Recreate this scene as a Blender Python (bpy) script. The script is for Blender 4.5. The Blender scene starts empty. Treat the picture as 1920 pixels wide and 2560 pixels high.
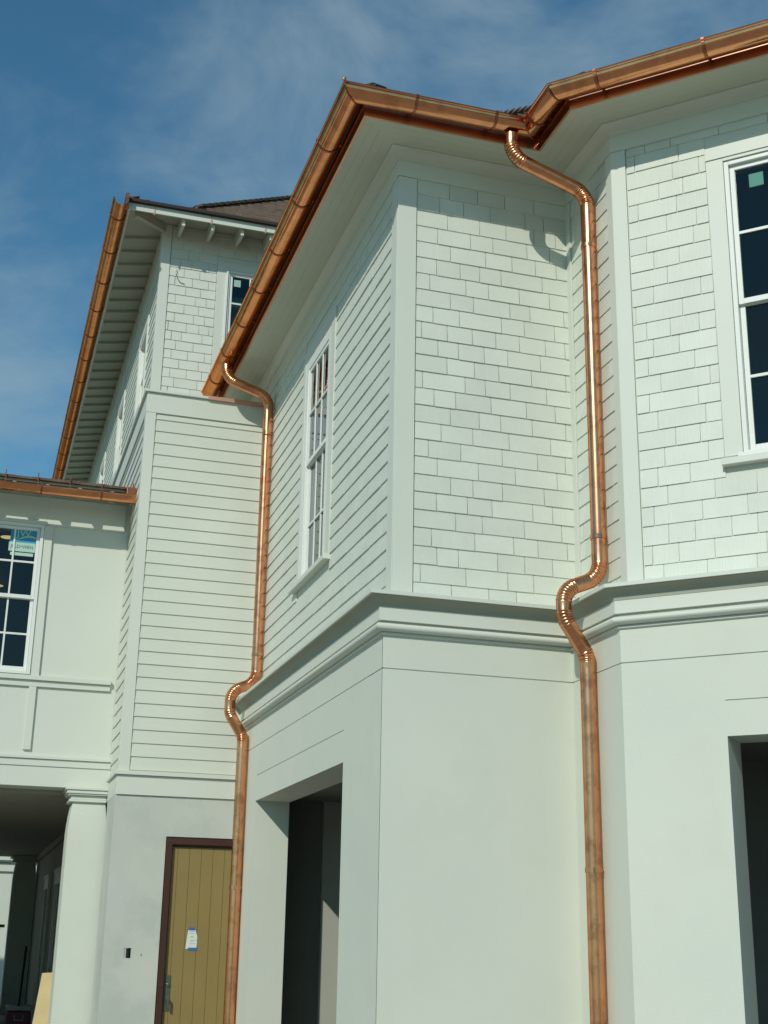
import bpy, bmesh, math, random
from mathutils import Vector, Matrix
random.seed(7)
S = bpy.context.scene
COL = S.collection
SQ = math.sqrt(.5)

# ------------------------------------------------------------------ camera
cam_d = bpy.data.cameras.new('camera'); cam = bpy.data.objects.new('camera', cam_d); COL.objects.link(cam)
cam_r = Vector((0.9550481, -0.29594906, 0.01724186)); cam_u = Vector((-0.10689848, -0.28955384, 0.95117364)); cam_f = Vector((0.2765065, 0.9102597, 0.30817435))
M = Matrix((cam_r, cam_u, -cam_f)).transposed().to_4x4(); M.translation = (0, 0, 1.55)
cam.matrix_world = M
cam_d.sensor_fit = 'VERTICAL'; cam_d.sensor_height = 24.0; cam_d.lens = 24.0 * 3316.83 / 2560
cam_d.clip_start = .05; cam_d.clip_end = 4000
S.camera = cam
S.render.resolution_x = 768; S.render.resolution_y = 1024

# ------------------------------------------------------------------ light
SUN = Vector((-.99, -1.20, 1.0)).normalized()
el = math.asin(SUN.z); az = math.atan2(SUN.x, SUN.y)
W = bpy.data.worlds.new('World'); S.world = W; W.use_nodes = True
nt = W.node_tree; nt.nodes.clear(); N = nt.nodes.new; Lk = nt.links.new
out = N('ShaderNodeOutputWorld'); bg = N('ShaderNodeBackground'); Lk(bg.outputs[0], out.inputs[0])
sky = N('ShaderNodeTexSky'); sky.sky_type = 'NISHITA'; sky.sun_disc = False
sky.sun_elevation = el; sky.sun_rotation = az; sky.altitude = 0; sky.air_density = 1.0; sky.dust_density = .08; sky.ozone_density = 1.6
bg.inputs[1].default_value = .138
# thin, wispy high cloud
tc = N('ShaderNodeTexCoord'); mp = N('ShaderNodeMapping'); mp.inputs['Location'].default_value = (2.3, .7, 1.1); mp.inputs['Rotation'].default_value = (.35, .5, .3); mp.inputs['Scale'].default_value = (1.5, 1.0, 2.6)
Lk(tc.outputs['Generated'], mp.inputs[0])
nz = N('ShaderNodeTexNoise'); nz.inputs['Scale'].default_value = 2.9; nz.inputs['Detail'].default_value = 9; nz.inputs['Roughness'].default_value = .57; nz.inputs['Distortion'].default_value = .45
Lk(mp.outputs[0], nz.inputs['Vector'])
nr = N('ShaderNodeMapRange'); nr.interpolation_type = 'SMOOTHSTEP'; nr.inputs[1].default_value = .40; nr.inputs[2].default_value = .71; nr.inputs[3].default_value = .0; nr.inputs[4].default_value = .52
Lk(nz.outputs[0], nr.inputs[0])
tint = N('ShaderNodeMix'); tint.data_type = 'RGBA'; tint.blend_type = 'MULTIPLY'; tint.inputs[0].default_value = 1; tint.inputs[7].default_value = (.47, .90, .955, 1)
Lk(sky.outputs[0], tint.inputs[6])
cm = N('ShaderNodeMix'); cm.data_type = 'RGBA'; cm.inputs[7].default_value = (3.1, 4.15, 4.6, 1)
Lk(nr.outputs[0], cm.inputs[0]); Lk(tint.outputs[2], cm.inputs[6]); Lk(cm.outputs[2], bg.inputs[0])
sd = bpy.data.lights.new('sun', 'SUN'); sd.energy = 3.7; sd.angle = math.radians(.53); sd.color = (1, .955, .86)
so = bpy.data.objects.new('sun', sd); COL.objects.link(so); so.rotation_euler = SUN.to_track_quat('Z', 'Y').to_euler(); so.location = (-20, -20, 30)
V = S.view_settings; V.view_transform = 'Standard'; V.look = 'None'; V.exposure = -.36; V.gamma = 1; V.use_curve_mapping = False
S.render.engine = 'CYCLES'

# ------------------------------------------------------------------ materials
MATS = {}
def mat(name, col, rough=.6, metal=0, spec=.5, vary=.04, vscale=2.0, grain=None, gstr=.2, dirt=None, rnd=0, stain=None):
    m = bpy.data.materials.new(name); m.use_nodes = True; t = m.node_tree; n = t.nodes.new; l = t.links.new
    b = t.nodes['Principled BSDF']; b.inputs['Roughness'].default_value = rough; b.inputs['Metallic'].default_value = metal
    b.inputs['Specular IOR Level'].default_value = spec
    if metal > .8: b.inputs['Specular Tint'].default_value = (.72, .42, .28, 1)
    g = n('ShaderNodeNewGeometry')
    no = n('ShaderNodeTexNoise'); no.inputs['Scale'].default_value = vscale; no.inputs['Detail'].default_value = 5; no.inputs['Roughness'].default_value = .6
    l(g.outputs['Position'], no.inputs['Vector'])
    mr = n('ShaderNodeMapRange'); mr.inputs[1].default_value = .3; mr.inputs[2].default_value = .7; mr.inputs[3].default_value = 1 - vary; mr.inputs[4].default_value = 1 + vary
    l(no.outputs[0], mr.inputs[0]); val = mr.outputs[0]
    if rnd:
        oi = n('ShaderNodeObjectInfo'); m2 = n('ShaderNodeMapRange'); m2.inputs[3].default_value = 1 - rnd; m2.inputs[4].default_value = 1 + rnd
        l(oi.outputs['Random'], m2.inputs[0]); mu = n('ShaderNodeMath'); mu.operation = 'MULTIPLY'; l(val, mu.inputs[0]); l(m2.outputs[0], mu.inputs[1]); val = mu.outputs[0]
    cc = n('ShaderNodeVectorMath'); cc.operation = 'SCALE'; cc.inputs[0].default_value = col[:3]; l(val, cc.inputs['Scale'])
    res = cc.outputs[0]
    if stain:
        c2, sc, lo, hi, amt = stain
        s2 = n('ShaderNodeTexNoise'); s2.inputs['Scale'].default_value = sc; s2.inputs['Detail'].default_value = 6; s2.inputs['Roughness'].default_value = .65; l(g.outputs['Position'], s2.inputs['Vector'])
        s3 = n('ShaderNodeMapRange'); s3.interpolation_type = 'SMOOTHSTEP'; s3.inputs[1].default_value = lo; s3.inputs[2].default_value = hi; s3.inputs[4].default_value = amt; l(s2.outputs[0], s3.inputs[0])
        mx = n('ShaderNodeMix'); mx.data_type = 'RGBA'; l(s3.outputs[0], mx.inputs[0]); l(res, mx.inputs[6]); mx.inputs[7].default_value = (*c2, 1); res = mx.outputs[2]
    l(res, b.inputs['Base Color'])
    if grain:
        mp = n('ShaderNodeMapping'); mp.inputs['Scale'].default_value = grain; l(g.outputs['Position'], mp.inputs[0])
        gn = n('ShaderNodeTexNoise'); gn.inputs['Scale'].default_value = 1; gn.inputs['Detail'].default_value = 3; l(mp.outputs[0], gn.inputs['Vector'])
        bp = n('ShaderNodeBump'); bp.inputs['Strength'].default_value = gstr; bp.inputs['Distance'].default_value = .004; l(gn.outputs[0], bp.inputs['Height']); l(bp.outputs[0], b.inputs['Normal'])
    MATS[name] = m; return m

WH = (.62, .70, .60)
m_sh = mat('shingle_paint', (.61, .65, .56), .55, vary=.04, vscale=4, grain=(70, 70, 5), gstr=.5, rnd=.045)
m_lap = mat('lap_siding_paint', (.585, .62, .53), .5, vary=.03, vscale=1.5, grain=(10, 10, 30), gstr=.06, rnd=.012)
m_trim = mat('trim_paint', (.61, .645, .56), .45, vary=.02, vscale=1.2, grain=(9, 9, 9), gstr=.05)
m_stucco = mat('smooth_stucco', (.60, .635, .54), .75, vary=.035, vscale=2.2, grain=(45, 45, 45), gstr=.22, stain=((.545, .59, .515), 1.1, .42, .72, .65))
m_raw = mat('unpainted_stucco', (.50, .53, .465), .85, vary=.06, vscale=1.3, grain=(55, 55, 55), gstr=.15, stain=((.43, .475, .425), 1.7, .45, .62, .8))
m_soffit = mat('soffit_paint', (.545, .555, .45), .6, vary=.02)
m_raft = mat('rafter_paint', (.42, .43, .345), .6, vary=.05)
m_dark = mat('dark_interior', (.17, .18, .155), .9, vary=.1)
m_room = mat('interior_wall', (.20, .24, .22), .9, vary=.08)
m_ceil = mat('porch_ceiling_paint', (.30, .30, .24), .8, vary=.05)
m_copper = mat('copper_sheet', (.78, .34, .165), .17, 1, vary=.12, vscale=7, grain=(14, 14, 14), gstr=.14, stain=((.40, .145, .075), 6.0, .48, .70, .42))
m_copperp = mat('copper_pipe', (.78, .35, .18), .25, 1, vary=.10, vscale=9, grain=(16, 16, 16), gstr=.10, stain=((.40, .14, .07), 8.0, .46, .66, .62))
m_copperd = mat('tarnished_copper', (.36, .14, .08), .38, 1, vary=.15, vscale=12)
m_copperf = mat('copper_fascia', (.62, .34, .22), .30, .95, vary=.08, vscale=5)
m_roof = mat('wood_roof_shingle', (.125, .088, .06), .85, vary=.35, vscale=9, grain=(60, 60, 60), gstr=.5)
m_ground = mat('sandy_ground', (.30, .27, .215), .95, vary=.15, vscale=.6, grain=(6, 6, 6), gstr=.4)
m_door = mat('ochre_door_paint', (.25, .185, .062), .5, vary=.05, vscale=3, grain=(4, 4, 1), gstr=.08)
m_frame = mat('dark_red_frame', (.050, .017, .008), .5, vary=.1)
m_metal = mat('grey_metal', (.17, .20, .17), .4, .8, vary=.15, vscale=20)
m_paper = mat('white_paper', (.62, .68, .62), .8, vary=.03)
m_ink = mat('dark_ink', (.06, .08, .10), .8)
m_tape = mat('blue_tape', (.03, .12, .42), .6)
m_stick = mat('pale_sticker', (.30, .50, .44), .7)
m_blue = mat('blue_sticker', (.03, .30, .48), .6)
m_green = mat('green_sticker', (.42, .60, .50), .6)
m_black = mat('black_plastic', (.012, .012, .014), .5)
m_red = mat('red_plastic', (.20, .02, .03), .4)
m_wplas = mat('white_plastic', (.55, .58, .55), .4)
m_foam = mat('yellow_foam_board', (.62, .50, .25), .8, vary=.07, vscale=5)
m_wood = mat('brown_wood', (.14, .09, .04), .7, vary=.2, vscale=8, grain=(5, 5, 60), gstr=.2)
m_vinyl = mat('window_vinyl', (.72, .75, .69), .35, vary=.01)
m_leaf = mat('tree_leaf', (.055, .075, .03), .8, vary=.3, vscale=3)
m_bark = mat('tree_bark', (.09, .07, .05), .9, vary=.3, vscale=6)
m_lit = mat('pale_blind', (.45, .42, .30), .8)
def glassmat():
    m = bpy.data.materials.new('window_glass'); m.use_nodes = True; t = m.node_tree; t.nodes.clear(); n = t.nodes.new; l = t.links.new
    o = n('ShaderNodeOutputMaterial'); mx = n('ShaderNodeMixShader'); tr = n('ShaderNodeBsdfTransparent'); gl = n('ShaderNodeBsdfGlossy'); fr = n('ShaderNodeFresnel')
    fr.inputs[0].default_value = 1.45; gl.inputs['Roughness'].default_value = .012; tr.inputs[0].default_value = (.62, .74, .70, 1); gl.inputs[0].default_value = (.9, .97, 1, 1)
    no = n('ShaderNodeTexNoise'); no.inputs['Scale'].default_value = 1.7; bp = n('ShaderNodeBump'); bp.inputs['Strength'].default_value = .10; bp.inputs['Distance'].default_value = .02
    g = n('ShaderNodeNewGeometry'); l(g.outputs['Position'], no.inputs['Vector']); l(no.outputs[0], bp.inputs['Height']); l(bp.outputs[0], gl.inputs['Normal'])
    mu = n('ShaderNodeMath'); mu.operation = 'MULTIPLY'; mu.inputs[1].default_value = 1.3; mu.use_clamp = True
    l(fr.outputs[0], mu.inputs[0]); l(mu.outputs[0], mx.inputs[0]); l(tr.outputs[0], mx.inputs[1]); l(gl.outputs[0], mx.inputs[2]); l(mx.outputs[0], o.inputs[0])
    return m
m_glass = glassmat()
def emis(name, col, st):
    m = bpy.data.materials.new(name); m.use_nodes = True; t = m.node_tree; b = t.nodes['Principled BSDF']; b.inputs['Emission Color'].default_value = (*col, 1); b.inputs['Emission Strength'].default_value = st; b.inputs['Base Color'].default_value = (*col, 1); return m
m_lamp = emis('lit_downlight', (1, .72, .28), 1.0)

# ------------------------------------------------------------------ mesh helpers
class MB:
    def __init__(s): s.v = []; s.f = []
    def box8(s, P):
        b = len(s.v); s.v += [tuple(p) for p in P]
        s.f += [(b, b+3, b+2, b+1), (b+4, b+5, b+6, b+7), (b, b+1, b+5, b+4), (b+1, b+2, b+6, b+5), (b+2, b+3, b+7, b+6), (b+3, b, b+4, b+7)]
    def box(s, a, c):
        x0, y0, z0 = a; x1, y1, z1 = c
        s.box8([(x0, y0, z0), (x1, y0, z0), (x1, y1, z0), (x0, y1, z0), (x0, y0, z1), (x1, y0, z1), (x1, y1, z1), (x0, y1, z1)])
    def bar(s, a, b, w, h, up=(0, 0, 1)):
        a = Vector(a); b = Vector(b); d = (b - a).normalized(); r = d.cross(Vector(up))
        if r.length < 1e-4: r = d.cross(Vector((1, 0, 0)))
        r.normalize(); u = r.cross(d); r *= w / 2; u *= h / 2
        s.box8([a - r - u, a + r - u, a + r + u, a - r + u, b - r - u, b + r - u, b + r + u, b - r + u])
    def grid(s, rows, close=False, cap=False):
        b = len(s.v); n = len(rows[0])
        for r in rows: s.v += [tuple(p) for p in r]
        for i in range(len(rows) - 1):
            for j in range(n if close else n - 1):
                k = (j + 1) % n
                s.f.append((b + i*n + j, b + i*n + k, b + (i+1)*n + k, b + (i+1)*n + j))
        if cap:
            s.f.append(tuple(b + j for j in range(n))[::-1]); s.f.append(tuple(b + (len(rows)-1)*n + j for j in range(n)))
    def build(s, name, m, parent=None, smooth=False, kind=None, label=None, recalc=True, bevel=0):
        me = bpy.data.meshes.new(name); me.from_pydata(s.v, [], s.f); me.materials.append(m)
        if recalc:
            bm = bmesh.new(); bm.from_mesh(me); bmesh.ops.recalc_face_normals(bm, faces=bm.faces); bm.to_mesh(me); bm.free()
        if smooth:
            for p in me.polygons: p.use_smooth = True
        o = bpy.data.objects.new(name, me); COL.objects.link(o)
        if parent: o.parent = parent
        if kind: o['kind'] = kind
        if label: o['label'] = label
        if bevel:
            md = o.modifiers.new('bevel', 'BEVEL'); md.width = bevel; md.segments = 2; md.limit_method = 'ANGLE'
        if smooth:
            try:
                md = o.modifiers.new('es', 'EDGE_SPLIT'); md.split_angle = math.radians(38)
            except Exception: pass
        return o
def thing(name, label, cat, loc=(0, 0, 0), group=None):
    o = bpy.data.objects.new(name, None); COL.objects.link(o); o.location = loc; o['label'] = label; o['category'] = cat
    if group: o['group'] = group
    return o
def tag(o, label, cat, group=None):
    o['label'] = label; o['category'] = cat
    if group: o['group'] = group
    return o
def clean(P, tol=1e-4): return P

# wall frames: (u along wall, z up, e outward) -> world
XD, YF, XG, Y0 = 2.943, 9.381, 4.48, 8.5  # positions here and below back-projected from image pixels beforehand
Y1, XL2, Y3, XL3, YM = 14.5, 1.52, 15.4, 1.64, 15.5
FR = {
 'F': lambda u, z, e: (u, YF - e, z),
 'D': lambda u, z, e: (XD - e, u, z),
 'G': lambda u, z, e: (XG - e, u, z),
 'H': lambda u, z, e: (XG + SQ*u - SQ*e, Y0 - SQ*u - SQ*e, z),
 'L1': lambda u, z, e: (u, Y1 - e, z),
 'L2': lambda u, z, e: (XL2 - e, u, z),
 'L3': lambda u, z, e: (u, Y3 - e, z),
 'L4': lambda u, z, e: (XL3 - e, u, z),
 'M': lambda u, z, e: (u, YM - e, z),
}
def wbox(mb, w, u0, u1, z0, z1, e0, e1):
    f = FR[w]; mb.box8([f(u0, z0, e0), f(u1, z0, e0), f(u1, z0, e1), f(u0, z0, e1), f(u0, z1, e0), f(u1, z1, e0), f(u1, z1, e1), f(u0, z1, e1)])
def part(name, w, boxes, m, parent, **k):
    mb = MB()
    for b in boxes: wbox(mb, w, *b)
    return mb.build(name, m, parent, **k)
def wall_slab(w, us, zs, solid, e0, e1, name, m, parent, **k):
    """grid slab with holes; solid(uc, zc) tells which cells exist; only outer faces are made"""
    f = FR[w]; mb = MB(); nu, nz_ = len(us) - 1, len(zs) - 1
    ok = lambda i, j: 0 <= i < nu and 0 <= j < nz_ and solid((us[i]+us[i+1])/2, (zs[j]+zs[j+1])/2)
    def q(*p): b = len(mb.v); mb.v += [f(*x) for x in p]; mb.f.append((b, b+1, b+2, b+3))
    for i in range(nu):
        for j in range(nz_):
            if not ok(i, j): continue
            a, b, c, d = us[i], us[i+1], zs[j], zs[j+1]
            q((a, c, e1), (b, c, e1), (b, d, e1), (a, d, e1)); q((a, c, e0), (a, d, e0), (b, d, e0), (b, c, e0))
            if not ok(i-1, j): q((a, c, e0), (a, c, e1), (a, d, e1), (a, d, e0))
            if not ok(i+1, j): q((b, c, e0), (b, d, e0), (b, d, e1), (b, c, e1))
            if not ok(i, j-1): q((a, c, e0), (b, c, e0), (b, c, e1), (a, c, e1))
            if not ok(i, j+1): q((a, d, e0), (a, d, e1), (b, d, e1), (b, d, e0))
    bm = bmesh.new(); me = bpy.data.meshes.new(name); me.from_pydata(mb.v, [], mb.f); bm.from_mesh(me)
    bmesh.ops.remove_doubles(bm, verts=bm.verts, dist=1e-5); bmesh.ops.recalc_face_normals(bm, faces=bm.faces); bm.to_mesh(me); bm.free(); me.materials.append(m)
    o = bpy.data.objects.new(name, me); COL.objects.link(o); o.parent = parent
    return o

HS = 3.4      # how far wall H is built to the right
DEND = 15.4
def bay(e, segs='DFGH', dend=DEND, hs=HS):
    P = {'D0': (XD - e, dend), 'DF': (XD - e, YF - e), 'FG': (XG - e, YF - e), 'GH': (XG - e, Y0 - .41421*e), 'H1': (XG + SQ*hs - SQ*e, Y0 - SQ*hs - SQ*e)}
    return [P[k] for k in ('D0', 'DF', 'FG', 'GH', 'H1')]
def sweep(paths, closed=False):
    """paths: list of (polyline of xy, z) -> grid rows"""
    mb = MB(); mb.grid([[(x, y, z) for x, y in p] for p, z in paths]); return mb
def bay_sweep(prof, name, m, parent, smooth=False, dend=DEND, close=True, **k):
    """prof: list of (e, z); swept round the whole bay; ends capped"""
    mb = MB(); pr = list(prof)
    n = len(pr); rows = []
    for idx in range(5): rows.append([(*bay(e, dend=dend)[idx], z) for e, z in pr])
    mb.grid(rows, close=close, cap=close)
    return mb.build(name, m, parent, smooth=smooth, **k)

house = thing('house', 'large white shingled house with copper gutters, angled bay and taller left wing', 'house', (3.6, 11.5, 0))
def P_(o):  # keep world coordinates while parenting to the offset root
    return o
house.location = (0, 0, 0)

# ------------------------------------------------------------------ ground
g = MB(); g.grid([[(-600, -600, 0), (600, -600, 0)], [(-600, 900, 0), (600, 900, 0)]])
g.build('ground', m_ground, kind='structure')
pv = MB(); pv.box((-6, 1.5, 0.004), (12, 40, .06)); pv.build('pavement', mat('concrete_paving', (.30, .285, .25), .9, vary=.1, vscale=1.5, grain=(20, 20, 20), gstr=.2), kind='structure')

# ------------------------------------------------------------------ BAY WALLS, upper storey
ZB, ZT = 4.06, 7.96     # shingled zone
WD = dict(u0=11.50, u1=12.53, z0=4.93, z1=7.33)   # side window hole (D)
WHH = dict(u0=.895, u1=1.90, z0=4.95, z1=7.39)    # window hole (H)
inr = lambda r, u, z: r['u0'] < u < r['u1'] and r['z0'] < z < r['z1']
wF = part('front_wall', 'F', [(XD + .0, XG, ZB - .2, ZT + .02, -.2, 0)], m_stucco, house)
wD = wall_slab('D', [YF, WD['u0'], WD['u1'], 15.4], [ZB - .2, WD['z0'], WD['z1'], ZT + .02], lambda u, z: not inr(WD, u, z), -.10, 0, 'side_wall', m_stucco, house)
wG = part('narrow_wall', 'G', [(Y0, YF, ZB - .2, ZT + .02, -.2, 0)], m_stucco, house)
wH = wall_slab('H', [0, WHH['u0'], WHH['u1'], HS], [ZB - .2, WHH['z0'], WHH['z1'], ZT + .02], lambda u, z: not inr(WHH, u, z), -.2, 0, 'angled_wall', m_stucco, house)
wL3 = None

SH = []      # collected shingles: (wall, parent, u0, u1, z0, z1, tb, apparent size)
campos = Vector((0, 0, 1.55))
def courses(w, parent, spans, ztop, zbot, z0, exp, rng, widths=(.19, .22, .26, .31, .37), th=.0135):
    """spans(zc) -> list of (u0, u1) where shingles go; z0 = a butt line"""
    z = z0
    while z > zbot - exp: z -= exp
    prev = []
    while z < ztop:
        b = max(z, zbot); t = min(z + exp, ztop)
        joints = []
        if t - b > .02:
            for (a, c) in spans((b + t) / 2, b, t):
                u = a - rng.random() * .15
                while u < c:
                    for _ in range(6):
                        wd = rng.choice(widths) + rng.uniform(-.02, .02)
                        if all(abs(u + wd - j) > .045 for j in prev): break
                    v = u + wd
                    if c - v < .05: v = c
                    uu, vv = max(u, a), min(v, c)
                    if vv - uu > .015:
                        SH.append((w, parent, uu, vv, b, t, th + rng.uniform(-.002, .002), rng.uniform(-.0018, .0018) if b > zbot else 0))
                    joints.append(v); u = v
        prev = joints; z += exp
rg = random.Random(11)
courses('F', wF, lambda zc, b, t: [(3.088, XG - .006)], 7.725, 4.088, 7.585, .1476, rg)
def spD(zc, b, t):
    if t > 4.875 and b < 7.47: return [(YF + .157, 11.35), (12.62, 15.37)]
    return [(YF + .157, 15.37)]
courses('D', wD, spD, 7.725, 4.088, 7.585, .1476, rg, th=.0165)
courses('G', wG, lambda zc, b, t: [(Y0 + .092, YF - .092)], 7.725, 4.088, 7.57, .1476, rg)
def spH(zc, b, t):
    if t > 4.90 and b < 7.53: return [(.117, .757), (2.04, HS - .01)]
    return [(.117, HS - .01)]
courses('H', wH, spH, 7.725, 4.088, 7.50, .1497, rg)

# trims of the bay's upper storey
part('corner_board', 'F', [(XD - .021, 3.083, 4.07, 7.722, .0, .021)], m_trim, house, bevel=.002)
part('corner_board', 'D', [(YF + .002, YF + .153, 4.07, 7.722, .0, .0235)], m_trim, house, bevel=.002)
part('corner_board', 'G', [(YF - .088, YF - .004, 4.07, 7.722, .0, .024)], m_trim, house, bevel=.002)
part('corner_board', 'G', [(Y0 - .008, Y0 + .088, 4.07, 7.722, .0, .0215)], m_trim, house, bevel=.002)
part('corner_board', 'H', [(-.008, .113, 4.07, 7.722, .0, .0245)], m_trim, house, bevel=.002)
bay_sweep([(.0, 7.725), (.027, 7.725), (.027, 7.87), (.0, 7.87)], 'frieze_board', m_trim, house)
cov = [(.0, 7.8705), (.036, 7.8705), (.036, 7.885)] + [(.036 + .07 * (1 - math.cos(a)), 7.885 + .07 * math.sin(a)) for a in [k * math.pi / 12 for k in range(1, 7)]] + [(.106, 7.966), (.0, 7.966)]
bay_sweep(cov, 'crown_moulding', m_trim, house, smooth=True)
# soffit boards with fine joints
eb = [.106, .19, .275, .36, .445]
for i in range(4):
    zs = lambda e: 7.966 - (e - .1) * .09
    a, b = eb[i] - (.10 if i == 0 else 0), eb[i + 1] - .0012
    bay_sweep([(a, zs(a)), (b, zs(b)), (b, zs(b) + .02), (a, zs(a) + .02)], 'soffit_board', m_soffit, house)
bay_sweep([(.442, 7.928), (.462, 7.928), (.462, 8.085), (.442, 8.085)], 'fascia', m_copperf, house)
bay_sweep([(.4635, 8.03), (.4665, 8.03), (.4665, 8.088), (.4635, 8.088)], 'drip_edge', m_copper, house)

# ------------------------------------------------------------------ cornice between the floors
corn = [(.0, 4.082), (.262, 4.034), (.262, 4.006), (.248, 4.0), (.240, 3.998)]
corn += [(.165 + .075 * math.cos(a), 3.998 - .068 * math.sin(a)) for a in [k * math.pi / 2 / 7 for k in range(1, 8)]]
corn = [(.0, 4.0035), (.243, 4.0035)] + [(.243 - .075 * math.sin(t), 3.935 + .066 * math.cos(t)) for t in [k * math.pi / 2 / 7 for k in range(1, 8)]] + [(.168, 3.925), (.0, 3.925)]
bay_sweep([(.0, 4.084), (.262, 4.034), (.262, 4.006), (.0, 4.004)], 'cornice_cap', m_trim, house)
bay_sweep(corn, 'cornice_cove', mat('shade_toned_cove', (.33, .35, .275), .7), house, smooth=True)  # cove coloured darker than the trim to deepen the shade under the cap
bay_sweep([(.0, 3.924), (.165, 3.924), (.165, 3.829), (.0, 3.829)], 'cornice_band', m_trim, house)
tor = [(.0, 3.828), (.126, 3.828), (.126, 3.812), (.140, 3.809)] + [(.152 + .040 * math.sin(t), 3.779 + .030 * math.cos(t)) for t in [k * math.pi / 9 for k in range(0, 9)]] + [(.132, 3.748), (.140, 3.740), (.140, 3.728), (.124, 3.722), (.0, 3.722)]
bay_sweep(tor, 'cornice_moulding', m_trim, house, smooth=True)

# ------------------------------------------------------------------ lower storey of the bay
LE = .12
OD = dict(u0=10.29, u1=13.655, z0=-1, z1=2.905)
OH = dict(u0=.676, u1=2.6, z0=-1, z1=2.917)
# stucco skin in two lifts with a recessed joint, wall core behind
GZ0, GZ1 = 3.472, 3.480
def skin(w, u0, u1, ext0, ext1, hole, name):
    us = sorted(set([u0, u1] + ([hole['u0'], hole['u1']] if hole else []) + ([hole['u0'] - .05, hole['u1'] - .02] if hole else [])))
    us = [u for u in us if u0 <= u <= u1]
    zs = [0.0] + ([hole['z1'], 3.158, 3.165] if hole else []) + [GZ0]
    def sol(u, z):
        if hole and inr(hole, u, z): return False
        if hole and 3.158 < z < 3.165 and hole['u0'] < u < hole['u1'] - .02: return False
        return True
    a = wall_slab(w, us, zs, sol, LE - .01, LE, name, m_stucco, house)
    wall_slab(w, [u0, u1], [GZ1, 3.73], lambda u, z: True, LE - .01, LE, name, m_stucco, house)
    c = [0.0, hole['z1'], 3.86] if hole else [0.0, 3.86]
    uc = [u0 + ext0, hole['u0'], hole['u1'], u1 + ext1] if hole else [u0 + ext0, u1 + ext1]
    wall_slab(w, uc, c, lambda u, z: not (hole and inr(hole, u, z)), -.24, LE - .01, 'wall_core', m_stucco, house)
skin('D', YF - LE + .0008, 14.5, .01, 0, OD, 'stucco_wall')
skin('F', XD - LE, XG - LE, .01, .35, None, 'stucco_wall')
skin('G', Y0 - .0497, YF - LE, 0, 0, None, 'stucco_wall')
skin('H', -.0497, HS, .004, 0, OH, 'stucco_wall')
# inside the covered openings: ceiling, end wall catching a patch of sun, back walls
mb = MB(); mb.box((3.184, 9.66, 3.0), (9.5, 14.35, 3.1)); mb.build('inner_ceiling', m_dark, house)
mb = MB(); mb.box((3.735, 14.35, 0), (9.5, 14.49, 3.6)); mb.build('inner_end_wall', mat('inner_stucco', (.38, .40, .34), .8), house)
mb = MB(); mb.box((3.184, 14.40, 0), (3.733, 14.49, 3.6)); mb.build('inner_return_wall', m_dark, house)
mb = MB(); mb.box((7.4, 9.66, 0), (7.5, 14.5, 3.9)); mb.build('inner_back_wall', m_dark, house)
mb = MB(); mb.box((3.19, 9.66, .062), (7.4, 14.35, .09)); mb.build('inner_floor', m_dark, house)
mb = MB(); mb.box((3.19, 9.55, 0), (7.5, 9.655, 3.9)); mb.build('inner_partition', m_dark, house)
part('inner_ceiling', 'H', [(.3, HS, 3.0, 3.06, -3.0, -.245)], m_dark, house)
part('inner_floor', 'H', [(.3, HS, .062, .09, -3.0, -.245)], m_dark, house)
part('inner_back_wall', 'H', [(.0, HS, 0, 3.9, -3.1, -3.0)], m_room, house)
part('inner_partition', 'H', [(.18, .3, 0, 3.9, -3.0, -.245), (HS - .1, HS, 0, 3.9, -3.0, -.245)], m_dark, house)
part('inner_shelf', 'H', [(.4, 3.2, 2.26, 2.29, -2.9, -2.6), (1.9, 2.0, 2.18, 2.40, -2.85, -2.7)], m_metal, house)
part('inner_cabinet', 'H', [(.4, 3.2, .09, 1.40, -2.95, -2.3), (1.2, 1.9, 1.40, 1.85, -2.9, -2.5)], m_black, house)

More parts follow.
